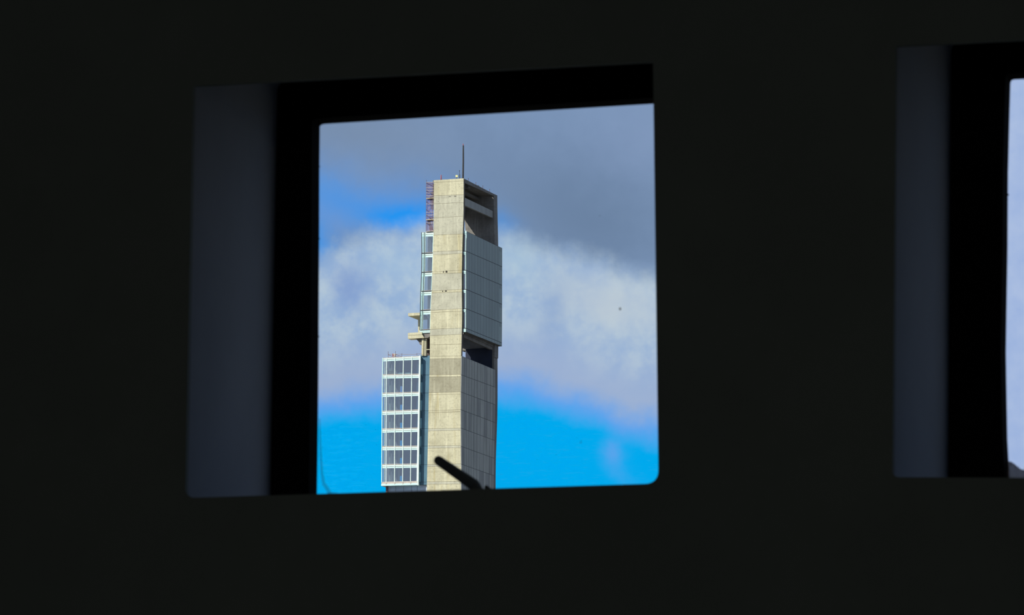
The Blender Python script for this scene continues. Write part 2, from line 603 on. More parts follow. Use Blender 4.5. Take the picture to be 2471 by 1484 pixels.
def rear_piece(ya, yb, left_px=None):
    """a lift of the rear slab between photo heights ya..yb (on the right-hand edge)"""
    e0, z0 = T.y(lerp(SE, ya), ya, YR1)
    e1, z1 = T.y(lerp(SE, yb), yb, YR1)
    if left_px is None:
        l0 = l1 = -86 * U
    else:
        l0 = l1 = T.y(left_px, ya, YR0)[0]
    rs.prism([(l0, YR0, z0), (e0, YR0, z0), (e1, YR0, z1), (l1, YR0, z1)],
             [(l0, YR1, z0), (e0, YR1, z0), (e1, YR1, z1), (l1, YR1, z1)])


ys = [471.5, 500, 530, 561]
for a_, b_ in zip(ys, ys[1:]):
    rear_piece(a_, b_)
# tall slot at the left end of the rear slab (sky shows through it)
za_, zb_ = T.y(1123, 526, YR0)[1], T.y(1123, 575, YR0)[1]
rs.v, rs.f, rs.mi = [], [], []
ystops = [471.5, 500, 530, 561, 600, 700, 838, 900, 960, 1010, 1060, 1110, 1150, 1230]


def edge_at_z(z):
    """right-hand edge of the tower (local x) at height z"""
    pts = [(T.y(x, y, YR1)) for x, y in SE]
    for (x0, z0), (x1, z1) in zip(pts, pts[1:]):
        if z1 <= z <= z0:
            return x0 + (x1 - x0) * (z - z0) / (z1 - z0)
    return pts[0][0] if z > pts[0][1] else pts[-1][0]


zz = sorted([T.y(lerp(SE, y), y, YR1)[1] for y in ystops], reverse=True)
slot1 = (T.y(1123, 528, YR0)[1], T.y(1123, 585, YR0)[1])
slot2 = (T.y(1123, 845.5, YR0)[1], T.y(1123, 866, YR0)[1])
cuts = sorted(set(zz + list(slot1) + list(slot2) + [T.y(1123, y, YR0)[1] for y in (531, 535, 541, 549, 555)] + [0.0]), reverse=True)
slot_r = [(528, 1117.5), (531, 1120), (535, 1121.6), (541, 1122.2), (549, 1122.6), (555, 1123.4), (562, 1125.5), (585, 1128)]
for z0, z1 in zip(cuts, cuts[1:]):
    zm = (z0 + z1) / 2
    l0 = l1 = -86 * U
    if slot1[1] < zm < slot1[0]:
        zs = [(T.y(x, y, YR0)[1], T.y(x, y, YR0)[0]) for y, x in slot_r]

        def xr(z):
            for (za, xa_), (zb, xb_) in zip(zs, zs[1:]):
                if zb <= z <= za:
                    return xa_ + (xb_ - xa_) * (z - za) / (zb - za)
            return zs[0][1] if z > zs[0][0] else zs[-1][1]
        l0, l1 = xr(z0), xr(z1)
    elif slot2[1] < zm < slot2[0]:
        l0 = l1 = T.y(1123.3, 850, YR0)[0]
    e0, e1 = edge_at_z(z0), edge_at_z(z1)
    if z1 < T.x(1195.7, 880, 0)[1]:
        e0, e1 = min(e0, .8 * U), min(e1, .8 * U)
    rs.prism([(l0, YR0, z0), (e0, YR0, z0), (e1, YR0, z1), (l1, YR0, z1)],
             [(l0, YR1, z0), (e0, YR1, z0), (e1, YR1, z1), (l1, YR1, z1)])
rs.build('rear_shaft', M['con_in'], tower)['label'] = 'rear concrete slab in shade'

# left return wall of the lower bays, so that only the slots let the sky in
lw = MB()
for ya, yb in ((600, 841), (866, 1230)):
    z0, z1 = T.y(1120, ya, YR0 / 2)[1], T.y(1120, yb, YR0 / 2)[1]
    if yb == 1230:
        z1 = 0
    lw.box(-79 * U, -74 * U, TS, YR0 - 30 * U, z1, z0)
# in the open dark bay the wall stops short of the rear slab
z0, z1 = T.y(1120, 800, YR0 / 2)[1], T.y(1120, 900, YR0 / 2)[1]
lw.build('spine_wall', M['slabdark'], tower)

# roof slab with its edge beam, and a slot that lets a fleck of sun in
rf = MB()
zr1 = T.x(1118.6, 430, 0)[1]
zr0 = zr1 - 5 * U
XL = -79.5 * U
sy0, sy1 = YR0 - 12 * U, YR0 - 4 * U
sx0, sx1 = -11 * U, -3 * U
zL, zR = zr1, zt


def ztop(y):
    return zL + (zR - zL) * y / YR1


def roofbox(x0, x1, y0, y1, t):
    rf.prism([(x0, y0, ztop(y0) - t), (x1, y0, ztop(y0) - t), (x1, y0, ztop(y0)), (x0, y0, ztop(y0))],
             [(x0, y1, ztop(y1) - t), (x1, y1, ztop(y1) - t), (x1, y1, ztop(y1)), (x0, y1, ztop(y1))])


roofbox(XL, -1 * U, TS + .01, sy0, 4 * U)
roofbox(XL, sx0, sy0, sy1, 4 * U)
roofbox(sx1, -1 * U, sy0, sy1, 4 * U)
roofbox(XL, -1 * U, sy1, YR0 - .01, 4 * U)
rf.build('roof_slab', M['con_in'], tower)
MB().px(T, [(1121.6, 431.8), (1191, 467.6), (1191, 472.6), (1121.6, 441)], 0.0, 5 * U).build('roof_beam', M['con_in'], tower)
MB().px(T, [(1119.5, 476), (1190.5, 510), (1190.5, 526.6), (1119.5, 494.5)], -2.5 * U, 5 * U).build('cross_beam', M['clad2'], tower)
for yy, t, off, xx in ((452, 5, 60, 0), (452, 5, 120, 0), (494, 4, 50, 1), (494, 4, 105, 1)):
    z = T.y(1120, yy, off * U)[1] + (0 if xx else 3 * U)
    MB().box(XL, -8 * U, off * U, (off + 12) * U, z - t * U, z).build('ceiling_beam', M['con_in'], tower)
z = T.y(1120, 455, 60 * U)[1]
MB().box(-45 * U, -38 * U, TS, YR0 - .01, z - 3 * U, z + 3 * U).build('ceiling_beam', M['con_in'], tower)
# left side: beam deepened up to the roof to shade the rear slab
z = T.y(1060, 487, 0)[1]
MB().box(XL, XL + 6 * U, TS, YR0 - .01, z - 4 * U, zt - 4 * U).build('side_beam', M['con_in'], tower)


# ---- glazed storeys ------------------------------------------------
def storey(tl, tr, bl, br, bays_t, bays_b, Y, hdr, name='glazed_storey', last=False, fin=False, depth=60):
    """one storey of curtain wall: photo corners of its outline on the plane y = Y, bay lines as fractions"""
    e = bpy.data.objects.new(name, None)
    COL.objects.link(e)
    e.parent = tower

    def gp(fx, fy):
        xt = tl[0] + (tr[0] - tl[0]) * fx
        yt = tl[1] + (tr[1] - tl[1]) * fx
        xb = bl[0] + (br[0] - bl[0]) * fx
        yb = bl[1] + (br[1] - bl[1]) * fx
        return (xt + (xb - xt) * fy, yt + (yb - yt) * fy)
    H = bl[1] - tl[1]
    h = lambda p: p / H

    def strip(fx0, fx1, fy0, fy1):
        return [gp(fx0, fy0), gp(fx1, fy0), gp(fx1, fy1), gp(fx0, fy1)]
    # floor slab with its edge
    MB().py(T, strip(0, 1, 1 - h(1.5), 1.0), Y + .3 * U, depth * U).build('floor_slab', M['pink'], e)
    if tl[1] in TOPS:
        MB().py(T, strip(0, 1, 0, h(1.2)), Y + .3 * U, depth * U).build('roof_deck', M['pink'], e)
    # two-step header
    hb = MB()
    hb.mat(0).py(T, strip(0, 1, h(.9), h(hdr * .5)), Y + .6 * U, 2 * U)
    hb.mat(1).py(T, strip(0, 1, h(hdr * .5), h(hdr * .62)), Y + 1.6 * U, 2 * U)
    hb.mat(2).py(T, strip(0, 1, h(hdr * .62), h(hdr)), Y + .9 * U, 2 * U)
    hb.build('header', [M['white'], M['pink'], M['aqua']], e)
    bt, bb = bays_t, bays_b
    for i in range(len(bt) - 1):
        a0, a1, b0, b1 = bt[i], bt[i + 1], bb[i], bb[i + 1]
        f0, f1 = h(hdr), 1 - h(1.5)
        aL0, aL1 = a0 + (b0 - a0) * SF(tl[1]), a1 + (b1 - a1) * SF(tl[1])
        MB().py(T, strip(aL0, aL1, f0, f1), Y + 1.2 * U, .25 * U).build('window_pane', M['pane'], e)
    W_ = tr[0] - tl[0]
    for i in range(len(bt)):
        a = bt[i] + (bb[i] - bt[i]) * SF(tl[1])
        w = (.85 if name == 'glazed_storey' else .62) / W_
        a = min(max(a, w), 1 - w)
        MB().py(T, strip(a - w, a + w, 0, 1), Y, 1.8 * U).build('mullion', M['white'] if i and name == 'glazed_storey' else M['aqua'], e)
    return e


TOPS = (863.5, 560.5)


def SF(y):
    return 0.0 if y < 860 else (y - 863.5) / 300.0


# lower left block, seven storeys
LL = [863.5, 904.8, 949.3, 992.8, 1035.6, 1078, 1121.3, 1164.3]
LR = [858.4, 903.4, 946.7, 989.5, 1033, 1076.8, 1120, 1161.8]
bt = [0.0, .115, .335, .56, .785, .985]
bb = [0.0, .131, .365, .586, .799, .975]
YB = -1.0 * U
xL = [922.5, 921.8, 921.3, 921, 920.6, 920.4, 920.2, 920]
xR = [1013.4, 1012.6, 1012, 1011.2, 1010.4, 1009.6, 1008.8, 1008.2]
for i in range(7):
    storey((xL[i], LL[i]), (xR[i], LR[i]), (xL[i + 1], LL[i + 1]), (xR[i + 1], LR[i + 1]), bt, bb, YB, 8.6)
# bottom apron of the block
ap = MB()
ap.mat(1).py(T, [(920, 1164.5), (1008.2, 1162), (1008.2, 1165.5), (920, 1168)], YB + .5 * U, 60 * U)
ap.mat(0).py(T, [(919.6, 1168), (1008.2, 1165.5), (1008.2, 1170), (919.6, 1172.4)], YB, 60 * U)
ap.build('apron', [M['aqua'], M['pink']], tower)
for i in range(4):
    x = 920 + 88.5 * bb[i + 1]
    MB().py(T, [(x - 1, 1163.5), (x + 1, 1163.5), (x + 1, 1168.5), (x - 1, 1168.5)], YB - .3 * U, U).build('bracket', M['pink'], tower)
# projecting fin
MB().py(T, [(1011.8, 858.2), (1014.6, 857.8), (1009.6, 1170.6), (1006.8, 1171)], YB - 2 * U, 4 * U).build('end_fin', M['white'], tower)['label'] = 'white full-height fin'
# inside the block: rear wall with openings, and pale columns
rw = MB()
YI = 46 * U
x0 = T.y(934, 900, YI)[0]
x1 = T.y(1012 + 20, 900, YI)[0]


def zI(px, y):
    return T.y(px, y, YI)[1]


hx0, hx1 = T.y(962.5, 1000, YI)[0], T.y(970.5, 1000, YI)[0]
prev = zI(950, 864)
for i in range(7):
    hole_t, hole_b = zI(966, LL[i] + 27), zI(966, LL[i + 1] - 2)
    if i == 0:
        continue
    rw.box(x0, x1, YI, YI + 2 * U, hole_t, prev)
    rw.box(x0, hx0, YI, YI + 2 * U, hole_b, hole_t)
    rw.box(hx1, x1, YI, YI + 2 * U, hole_b, hole_t)
    prev = hole_b
rw.box(x0, x1, YI, YI + 2 * U, zI(950, 1170), prev)
rw.build('core_wall', M['slabdark'], tower)
for px in (940, 947, 956.5):
    xc, z0 = T.y(px, 1168, 14 * U)
    z1 = T.y(px, 873, 14 * U)[1]
    w = (2.0 if px < 950 else 1.4) * U
    yo = (14 if px < 950 else 30) * U
    MB().box(xc - w, xc + w, yo, yo + 3 * U, z0, z1).build('interior_column', M['column'], tower)
xc, z0 = T.y(927.5, 1168, 10 * U)
MB().box(xc - 1.2 * U, xc + 1.2 * U, 10 * U, 13 * U, z0, T.y(927, 873, 10 * U)[1]).build('interior_column', M['column'], tower)
# left side glazing of the block hides nothing but closes the volume
# work on the top floor: bench, blue-white sheets
MB().py(T, [(934.5, 895.5), (951, 894.5), (951, 896.5), (934.5, 897.5)], 4 * U, 6 * U).build('work_bench', M['plank'], tower)
MB().py(T, [(935, 899), (951, 898.5), (951, 902), (935, 902.5)], 4 * U, 6 * U).build('timber_stack', M['plank'], tower)
for a_, b_ in ((961, 972), (976, 990)):
    MB().py(T, [(a_, 899.5), (b_, 899), (b_, 902.2), (a_, 902.6)], 3 * U, 4 * U).build('wrapped_panel', M['aqua'], tower)

# blue recessed bay between block and shaft
rp = MB()
YP = 9 * U
XRr = [(1041, 855), (1040, 1180), (1037, 1300)]
ry = [857.8, 904.5, 948, 991, 1034, 1076, 1121, 1163, 1170]
for a_, b_ in zip(ry, ry[1:]):
    rp.mat(0).py(T, [(1008, a_ + .6), (lerp(XRr, a_), a_ + .3), (lerp(XRr, b_), b_ - .3), (1003, b_)], YP, 3 * U)
rp.mat(1).py(T, [(1008, 858), (1040, 857.4), (1040, 1170), (1003, 1170)], YP + .7 * U, 2 * U)
rp.build('recessed_bay', [M['bluepane'], M['seam']], tower)['label'] = 'strip of blue glass'
# band under the block
ub = MB()
xs = [936, 955, 974, 993, 1007, 1034]
for a_, b_ in zip(xs, xs[1:]):
    ub.mat(0).py(T, [(a_ + .4, 1168), (b_ - .4, 1168), (b_ - .4, 1230), (a_ + .4, 1230)], 14 * U, 3 * U)
ub.mat(1).py(T, [(936, 1168), (1034, 1168), (1034, 1229), (936, 1229)], 14.8 * U, 2 * U)
xa, za = T.y(936, 1229, 14 * U)
xb, _ = T.y(1034, 1229, 14 * U)
ub.mat(0).box(xa, xb, 14 * U, 150 * U, 0, za)
ub.build('podium_glazing', [M['podium'], M['softseam']], tower)
MB().py(T, [(931, 1168), (935, 1168), (935, 1230), (931, 1230)], 10 * U, 4 * U).build('steel_post', M['rust'], tower)

# upper left box, five storeys
UL = [560.5, 611, 657, 703, 749, 796.5]
UR = [559.8, 610, 655.5, 701.5, 747.5, 795]
uxL = [1017, 1017.6, 1017.2, 1015, 1014, 1012.8]
for i in range(5):
    fx = (6.6, 6, 5.6, 5.5, 4.8)[i] / (lerp(LE, UL[i]) - uxL[i])
    f2 = 2.2 / 28
    xr0 = lerp(LE, UL[i]) + 1
    xr1 = lerp(LE, UL[i + 1]) + 1
    e = storey((uxL[i], UL[i]), (xr0, UR[i]), (uxL[i + 1], UL[i + 1]), (xr1, UR[i + 1]), [0, .13, fx, fx + .06, .955], [0, .13, fx, fx + .06, .955],
               4 * U, 10.5, 'upper_storey', depth=70)
    MB().py(T, [(uxL[i] - .4, UL[i + 1] - .7), (xr1, UR[i + 1] - .7), (xr1, UR[i + 1] + .7), (uxL[i] - .4, UL[i + 1] + .7)], 3.2 * U, 2 * U).build('seam', M['seam'], e)
    a_ = uxL[i] + (xr0 - uxL[i]) * fx
    b_ = uxL[i + 1] + (xr1 - uxL[i + 1]) * fx
    MB().py(T, [(a_ - .5, UL[i]), (a_ + .5, UL[i]), (b_ + .5, UL[i + 1]), (b_ - .5, UL[i + 1])], 3.4 * U, 2 * U).build('seam', M['seam'], e)
    MB().py(T, [(uxL[i] - .6, UL[i]), (uxL[i] + .3, UL[i]), (uxL[i + 1] + .3, UL[i + 1]), (uxL[i + 1] - .6, UL[i + 1])], 3.4 * U, 2 * U).build('seam', M['seam'], e)
ap = MB()
ap.mat(0).py(T, [(1012.8, 797.4), (1038, 796.2), (1038, 799), (1012.8, 800)], 4 * U, 70 * U)
ap.mat(1).py(T, [(1012.8, 800), (1038, 799), (1038, 800), (1012.8, 801)], 4.6 * U, 69 * U)
ap.mat(0).py(T, [(1012.8, 801), (1038, 800), (1038, 802.5), (1012.8, 804)], 4 * U, 70 * U)
ap.build('apron', [M['aqua'], M['pink']], tower)
cw = MB()
xa, z0 = T.y(1024, 800, 40 * U)
cw.box(xa + 8 * U, -70 * U, 40 * U, 42 * U, z0, T.y(1024, 563, 40 * U)[1])
cw.build('core_wall', M['slabdark'], tower)
for px, w in ((1036.5, 1.0), (1041.5, .8)):
    xc, z0 = T.y(px - 2, 798, 18 * U)
    MB().box(xc - w * U, xc + w * U, 18 * U, 20 * U, z0, T.y(px, 565, 18 * U)[1]).build('interior_column', M['column'], tower)

# right-hand glass box, five storeys, standing out from the shaded side
BX = 9 * U
bl_ = [(557.9, 598.7), (606.2, 643.8), (652.2, 688.4), (698.4, 734.4), (745, 780), (792.2, 827.4), (801, 835.6)]
BXL = [1125.6, 1125, 1125, 1125.2, 1125, 1124.7, 1124.5]
BXR = [1211.8, 1211.8, 1211.6, 1211.6, 1211.4, 1211, 1211]
joints = [0, .085, .155, .24, .32, .40, .48, .565, .64, .72, .80, .88, .94, 1.0]
YF = T.x(1125.5, 558, BX)[0]
YE = T.x(1211.6, 598.7, BX)[0]
for i in range(6):
    (a0, b0), (a1, b1) = bl_[i], bl_[i + 1]
    e = bpy.data.objects.new('side_storey', None)
    COL.objects.link(e)
    e.parent = tower

    def gp(fx, fy):
        xt = BXL[i] + (BXR[i] - BXL[i]) * fx
        xb = BXL[i + 1] + (BXR[i + 1] - BXL[i + 1]) * fx
        yt = a0 + (b0 - a0) * fx
        yb = a1 + (b1 - a1) * fx
        return (xt + (xb - xt) * fy, yt + (yb - yt) * fy)
    H = a1 - a0
    # side glass in strips, narrow seams between
    s_ = MB()
    for j in range(len(joints) - 1):
        f0, f1 = joints[j], joints[j + 1]
        g_ = .18 / 86
        s_.mat(2 if (j == len(joints) - 2 and False) else 0)
        s_.px(T, [gp(f0 + g_, .6 / H), gp(f1 - g_, .6 / H), gp(f1 - g_, 1 - .6 / H), gp(f0 + g_, 1 - .6 / H)], BX, .4 * U)
    s_.mat(1).px(T, [gp(0, .6 / H), gp(1, .6 / H), gp(1, 1 - .6 / H), gp(0, 1 - .6 / H)], BX - .1 * U, .6 * U)
    s_.mat(3).px(T, [gp(0, 0), gp(1, 0), gp(1, 1), gp(0, 1)], BX - .15 * U, .8 * U)
    s_.build('side_glazing', [M['sidepane'], M['softseam'], M['sidepane2'], M['seam']], e)
    if i < 5:
        MB().px(T, [gp(.925, .22), gp(.985, .24), gp(.985, .985), gp(.925, .985)], BX + .05 * U, .3 * U).build('pale_lit_pane', M['sidepane2'], e)  # paler glass colour makes this pane look lit
    # the sunlit front end
    xl, z0 = 1116.6, None

    def fy(x, y):
        return T.y(x, y, YF)
    cx = lambda t: BXL[i] + (BXL[i + 1] - BXL[i]) * t
    en = MB()
    L0 = lerp([(1118.2, 558), (1117, 600), (1116.6, 640), (1116.8, 700), (1117, 800)], a0)
    L1 = lerp([(1118.2, 558), (1117, 600), (1116.6, 640), (1116.8, 700), (1117, 800)], a1)
    yt, yb = a0, a1
    if i < 5:
        en.mat(0).py(T, [(L0, yt + .8), (cx(0), yt + .8), (cx(0), yt + 5), (L0, yt + 5)], YF, 2 * U)
        en.mat(0).py(T, [(L0 + 1.6, yt + 5.8), (cx(0), yt + 5.8), (cx(0), yt + 8), (L0 + 1.6, yt + 8)], YF, 2 * U)
        en.mat(0).py(T, [(cx(0) - 2.2, yt + 7), (cx(0), yt + 7), (cx(1), yb - .8), (cx(1) - 2.2, yb - .8)], YF, 2 * U)
        en.build('end_frame', [M['aqua']], e)
        MB().py(T, [(L0, yt + .8), (cx(0), yt + .8), (cx(1), yb - .8), (L1, yb - .8)], YF + 1 * U, .3 * U).build('window_pane', M['pane'], e)
        MB().py(T, [(L0, yt + .8), (cx(0), yt + .8), (cx(1), yb - .8), (L1, yb - .8)], YF + 14 * U, .3 * U).build('inner_lining', M['slabdark'], e)
    else:
        en.mat(0).py(T, [(L0 + .3, yt + .8), (cx(0), yt + .8), (cx(1), yb), (L1 + .3, yb)], YF, 2 * U)
        en.build('end_frame', [M['aqua']], e)
    MB().py(T, [(L0 - .4, yt - .9), (cx(0), yt - .9), (cx(0), yt + .8), (L0 - .4, yt + .8)], YF - .2 * U, 3 * U).build('seam', M['white'] if i == 0 else M['seam'], e)
# box floor and roof, so it is a closed volume
zt_ = T.x(1125.6, 558.2, BX)[1]
zb_ = T.x(1124.5, 801, BX)[1]
zt2 = T.x(1211.7, 598.9, BX)[1]
zb2 = T.x(1211, 835.4, BX)[1]
MB().prism([(-1 * U, YF + 1, zt_ - 2 * U), (BX - U, YF + 1, zt_ - 2 * U), (BX - U, YF + 1, zt_ - U), (-1 * U, YF + 1, zt_ - U)],
           [(-1 * U, YE, zt2 - 2 * U), (BX - U, YE, zt2 - 2 * U), (BX - U, YE, zt2 - U), (-1 * U, YE, zt2 - U)]).build('box_roof', M['con_in'], tower)
MB().prism([(-1 * U, YF + .3, zb_), (BX - .3 * U, YF + .3, zb_), (BX - .3 * U, YF + .3, zb_ + U), (-1 * U, YF + .3, zb_ + U)],
           [(-1 * U, YE, zb2), (BX - .3 * U, YE, zb2), (BX - .3 * U, YE, zb2 + U), (-1 * U, YE, zb2 + U)]).build('box_floor', M['con_in'], tower)
MB().px(T, [(1206, 597), (1211.6, 598.6), (1211, 835.4), (1205, 833)], BX - .9 * U, 9 * U).build('rear_end_wall', M['con_in'], tower)
# wall of the side between the shafts behind the box
MB().px(T, [(1121.5, 574), (1192, 606), (1192, 838), (1121.5, 806)], -1.0 * U, 3 * U).build('inner_side_wall', M['con_in'], tower)
# beam over the dark open bay
MB().px(T, [(1119, 806), (1192, 836), (1192, 846), (1119, 814)], -3 * U, 6 * U).build('bay_beam', M['con_in'], tower)
z = T.y(1120, 806, 0)[1]
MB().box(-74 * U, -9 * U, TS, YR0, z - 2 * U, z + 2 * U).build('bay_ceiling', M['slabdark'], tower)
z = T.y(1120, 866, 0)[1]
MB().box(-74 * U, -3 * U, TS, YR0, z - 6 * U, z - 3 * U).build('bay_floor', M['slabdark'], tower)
# flat dark navy plane across the dark bay
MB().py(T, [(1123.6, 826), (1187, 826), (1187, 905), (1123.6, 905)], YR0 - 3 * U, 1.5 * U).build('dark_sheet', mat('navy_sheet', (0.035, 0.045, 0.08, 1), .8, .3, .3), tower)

# lower right cladding
cl = [(858.6, 892.4), (904.5, 934.7), (946, 976.7), (988.5, 1020), (1033, 1063), (1077, 1106), (1120, 1147.7), (1163.5, 1190.5), (1207, 1232)]
CXL = [1113.6, 1113, 1112.4, 1112.2, 1112.4, 1112.7, 1113, 1113, 1113]
CXR = [1195.7, 1195.7, 1195.4, 1195.2, 1193.8, 1192.8, 1192, 1191.6, 1191.4]
cj = [0, .085, .155, .229, .304, .383, .473, .567, .682, .755, .857, .932, 1]
for i in range(len(cl) - 1):
    (a0, b0), (a1, b1) = cl[i], cl[i + 1]

    def gp(fx, fy):
        xt = CXL[i] + (CXR[i] - CXL[i]) * fx
        xb = CXL[i + 1] + (CXR[i + 1] - CXL[i + 1]) * fx
        yt = a0 + (b0 - a0) * fx
        yb = a1 + (b1 - a1) * fx
        return (xt + (xb - xt) * fy, yt + (yb - yt) * fy)
    H = a1 - a0
    s_ = MB()
    for j in range(len(cj) - 1):
        f0, f1 = cj[j], cj[j + 1]
        g_ = (.32 if j != 5 else .5) / 80
        s_.mat(random.choice((0, 0, 2)))
        s_.px(T, [gp(f0 + g_, .55 / H), gp(f1 - g_, .55 / H), gp(f1 - g_, 1 - .55 / H), gp(f0 + g_, 1 - .55 / H)], 1 * U, 1.2 * U)
    s_.mat(1).px(T, [gp(0, 0), gp(1, 0), gp(1, 1), gp(0, 1)], .5 * U, 1.2 * U)
    s_.build('side_cladding', [M['clad'], M['softseam'], M['clad2']], tower)
ya_, za = T.x(1113, 1207, 0)
yb_, _ = T.x(1191.4, 1232, 0)
MB().box(-3 * U, 1 * U, ya_, yb_, 0, za - .3).build('side_cladding', M['clad2'], tower)

# cantilevered slabs, bracket and columns on the left
MB().py(T, [(984.8, 755.6), (1013, 754.4), (1013, 761), (984.8, 762.6)], 2 * U, 66 * U).build('cantilever_slab', M['con_a'], tower)
cs = MB()
cs.py(T, [(984.3, 803.4), (1018, 801.5), (1018, 807.6), (984.3, 808.4)], 0, 22 * U)
cs.py(T, [(984.3, 809.0), (1019, 808.2), (1023.5, 815), (984.3, 817.6)], 0, 22 * U)
cs.build('cantilever_slab', M['con_a'], tower)
MB().py(T, [(1003, 817), (1019, 816), (1019, 831.5), (1013.5, 831.5), (1010.5, 825), (1006.5, 820.5)], 8 * U, 10 * U).build('corbel', M['con_in'], tower)
MB().py(T, [(1008.8, 770), (1013.5, 770), (1013.5, 805), (1008.8, 805)], 24 * U, 6 * U).build('column', M['con_a'], tower)
MB().py(T, [(1018, 816), (1022.4, 816), (1021.4, 858), (1016.8, 858)], 5 * U, 6 * U).build('column', M['con_a'], tower)
MB().py(T, [(1023.6, 818), (1029, 818), (1028.3, 858.6), (1022.8, 858.6)], 6 * U, 6 * U).build('column', M['con_c'], tower)
MB().py(T, [(1028, 842.6), (1038, 842.2), (1038, 844), (1028, 844.4)], 6 * U, 3 * U).build('tie_rail', M['con_a'], tower)
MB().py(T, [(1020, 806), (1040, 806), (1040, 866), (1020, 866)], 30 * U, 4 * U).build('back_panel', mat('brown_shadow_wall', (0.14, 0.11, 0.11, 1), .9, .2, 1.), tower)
MB().py(T, [(1018, 804), (1038, 802.6), (1038, 811), (1033, 815), (1023, 816)], 6 * U, 20 * U).build('soffit_haunch', M['con_in'], tower)
# roof of the lower block
zr = T.y(922.5, 863.5, YB)[1]
xa = T.y(923, 863.5, YB)[0]
xa = T.y(974, 863.5, YB + 62 * U)[0]
MB().box(xa, -81 * U, YB + 62 * U, 190 * U, 0, zr - .3).build('rear_block', M['clad2'], tower)

# ------------------------------------------------------------------ things on the tower
ROOFZ = zr1


def mast_pt(x, y, Y):
    a, b = T.y(x, y, Y)
    return Vector((a, Y, b))


ae = T.empty('antenna_mast')
tag(ae, 'tall dark antenna mast standing on the tower roof corner', 'antenna')
b0, b1 = mast_pt(1117.2, 431, 3 * U), mast_pt(1117.9, 351, 3 * U)
m_ = MB().tube([b0, b0.lerp(b1, .5) + Vector((.03, 0, 0)), b1], [2.1 * U, 1.9 * U, 1.6 * U], 10)
m_.build('pole', M['steel'], ae)
rg = MB()
for i in range(28):
    p = b0.lerp(b1, (i + .5) / 28) + Vector((1.9 * U, 0, 0))
    rg.box(p.x - .3 * U, p.x + .6 * U, p.y - .3 * U, p.y + .3 * U, p.z - .3 * U, p.z + .3 * U)
rg.build('climbing_rung', M['steel'], ae)
MB().tube([b1, mast_pt(1117.4, 347, 3 * U)], .9 * U, 8).build('beacon', M['red'], ae)
ae = T.empty('whip_antenna')
tag(ae, 'thin short whip antenna left of the tall mast on the roof', 'antenna')
MB().tube([mast_pt(1108.9, 430.6, 3 * U), mast_pt(1108.6, 413, 3 * U)], .45 * U, 6).build('rod', M['steel'], ae)
MB().tube([mast_pt(1108.6, 413, 3 * U), mast_pt(1108.6, 411, 3 * U)], .9 * U, 6).build('tip', M['steel'], ae)
MB().tube([mast_pt(1109.2, 430.6, 3 * U), mast_pt(1109.2, 421, 3 * U)], .9 * U, 6).build('base_mount', M['steel'], ae)
ae = T.empty('floodlight')
tag(ae, 'small pale yellow box light on a short post, tower roof edge', 'lamp')
MB().py(T, [(1099.2, 422.4), (1104.6, 422.2), (1104.6, 427.2), (1099.2, 427.4)], 2 * U, 3 * U).build('housing', mat('pale_yellow', (.85, .85, .45, 1), .6, .2, 2.), ae)
MB().tube([mast_pt(1102, 431.3, 3 * U), mast_pt(1102, 427, 3 * U)], .7 * U, 6).build('post', M['steel'], ae)
ae = T.empty('marker_post')
tag(ae, 'thick red marker post on the tower roof, above the scaffold end', 'post')
MB().tube([mast_pt(1064.4, 433, 3 * U), mast_pt(1064.6, 422, 3 * U)], [1.6 * U, .9 * U], 8).build('shaft', M['red'], ae)
MB().box(*(lambda p: (p.x - 2 * U, p.x + 2 * U, p.y - U, p.y + U, p.z - .3 * U, p.z + .4 * U))(mast_pt(1064.4, 433, 3 * U))).build('base_plate', M['rust'], ae)
mp_ = [((1130, 437), (1130, 430.2), 'nearest the mast'), ((1148.4, 446), (1148.3, 440), 'second from the mast'),
       ((1165, 454.8), (1165, 448.2), 'third from the mast'), ((1181.6, 463.2), (1181.6, 456.6), 'farthest from the mast')]
for i, (p, q_, w) in enumerate(mp_):
    a = T.x(p[0], p[1], -2 * U)
    b = T.x(q_[0], q_[1], -2 * U)
    o = T.empty('guard_post')
    tag(o, 'thin guard post on the shaded roof edge, ' + w, 'post', 'guard posts along the shaded roof edge')
    MB().tube([(-2 * U, a[0], ztop(a[0]) + .01), (-2 * U, a[0], b[1])], .55 * U, 6).build('shaft', M['rust'], o)
    MB().box(-2.7 * U, -1.3 * U, a[0] - .7 * U, a[0] + .7 * U, b[1] - .2 * U, b[1] + .3 * U).build('cap', M['rust'], o)

# scaffold on the left of the shaft
se = T.empty('scaffold')
tag(se, 'narrow scaffold stair tower with purple netting beside the concrete shaft', 'scaffold')
Y0, Y1 = 3 * U, 22 * U
for Yp in (Y0, Y1):
    for px0, px1 in ((1029.0, 1028.2), (1044.8, 1044.2)):
        a = mast_pt(px0, 434 if px0 < 1035 else 438, Yp)
        b = mast_pt(px1, 560, Yp)
        MB().tube([(b.x, Yp, b.z), (a.x, Yp, a.z)], .5 * U, 6).build('upright', M['rust'], se)
for y, thick in ((440, 0), (453, 0), (459.5, 0), (465.6, 0), (472.6, 0), (478.8, 1), (492.4, 0), (512.4, 0), (518.8, 0), (530.5, 1), (538.2, 0), (558.5, 2)):
    a, b = mast_pt(1028.6, y, Y0 - .5 * U), mast_pt(1046, y - .4, Y0 - .5 * U)
    if thick:
        MB().box(a.x, b.x, Y0 - U, Y1, a.z - .8 * U, a.z + .8 * U).build('platform', M['plank'] if thick == 1 else M['tube'], se)
    else:
        MB().tube([a, b], .5 * U, 6).build('ledger', M['tube'], se)
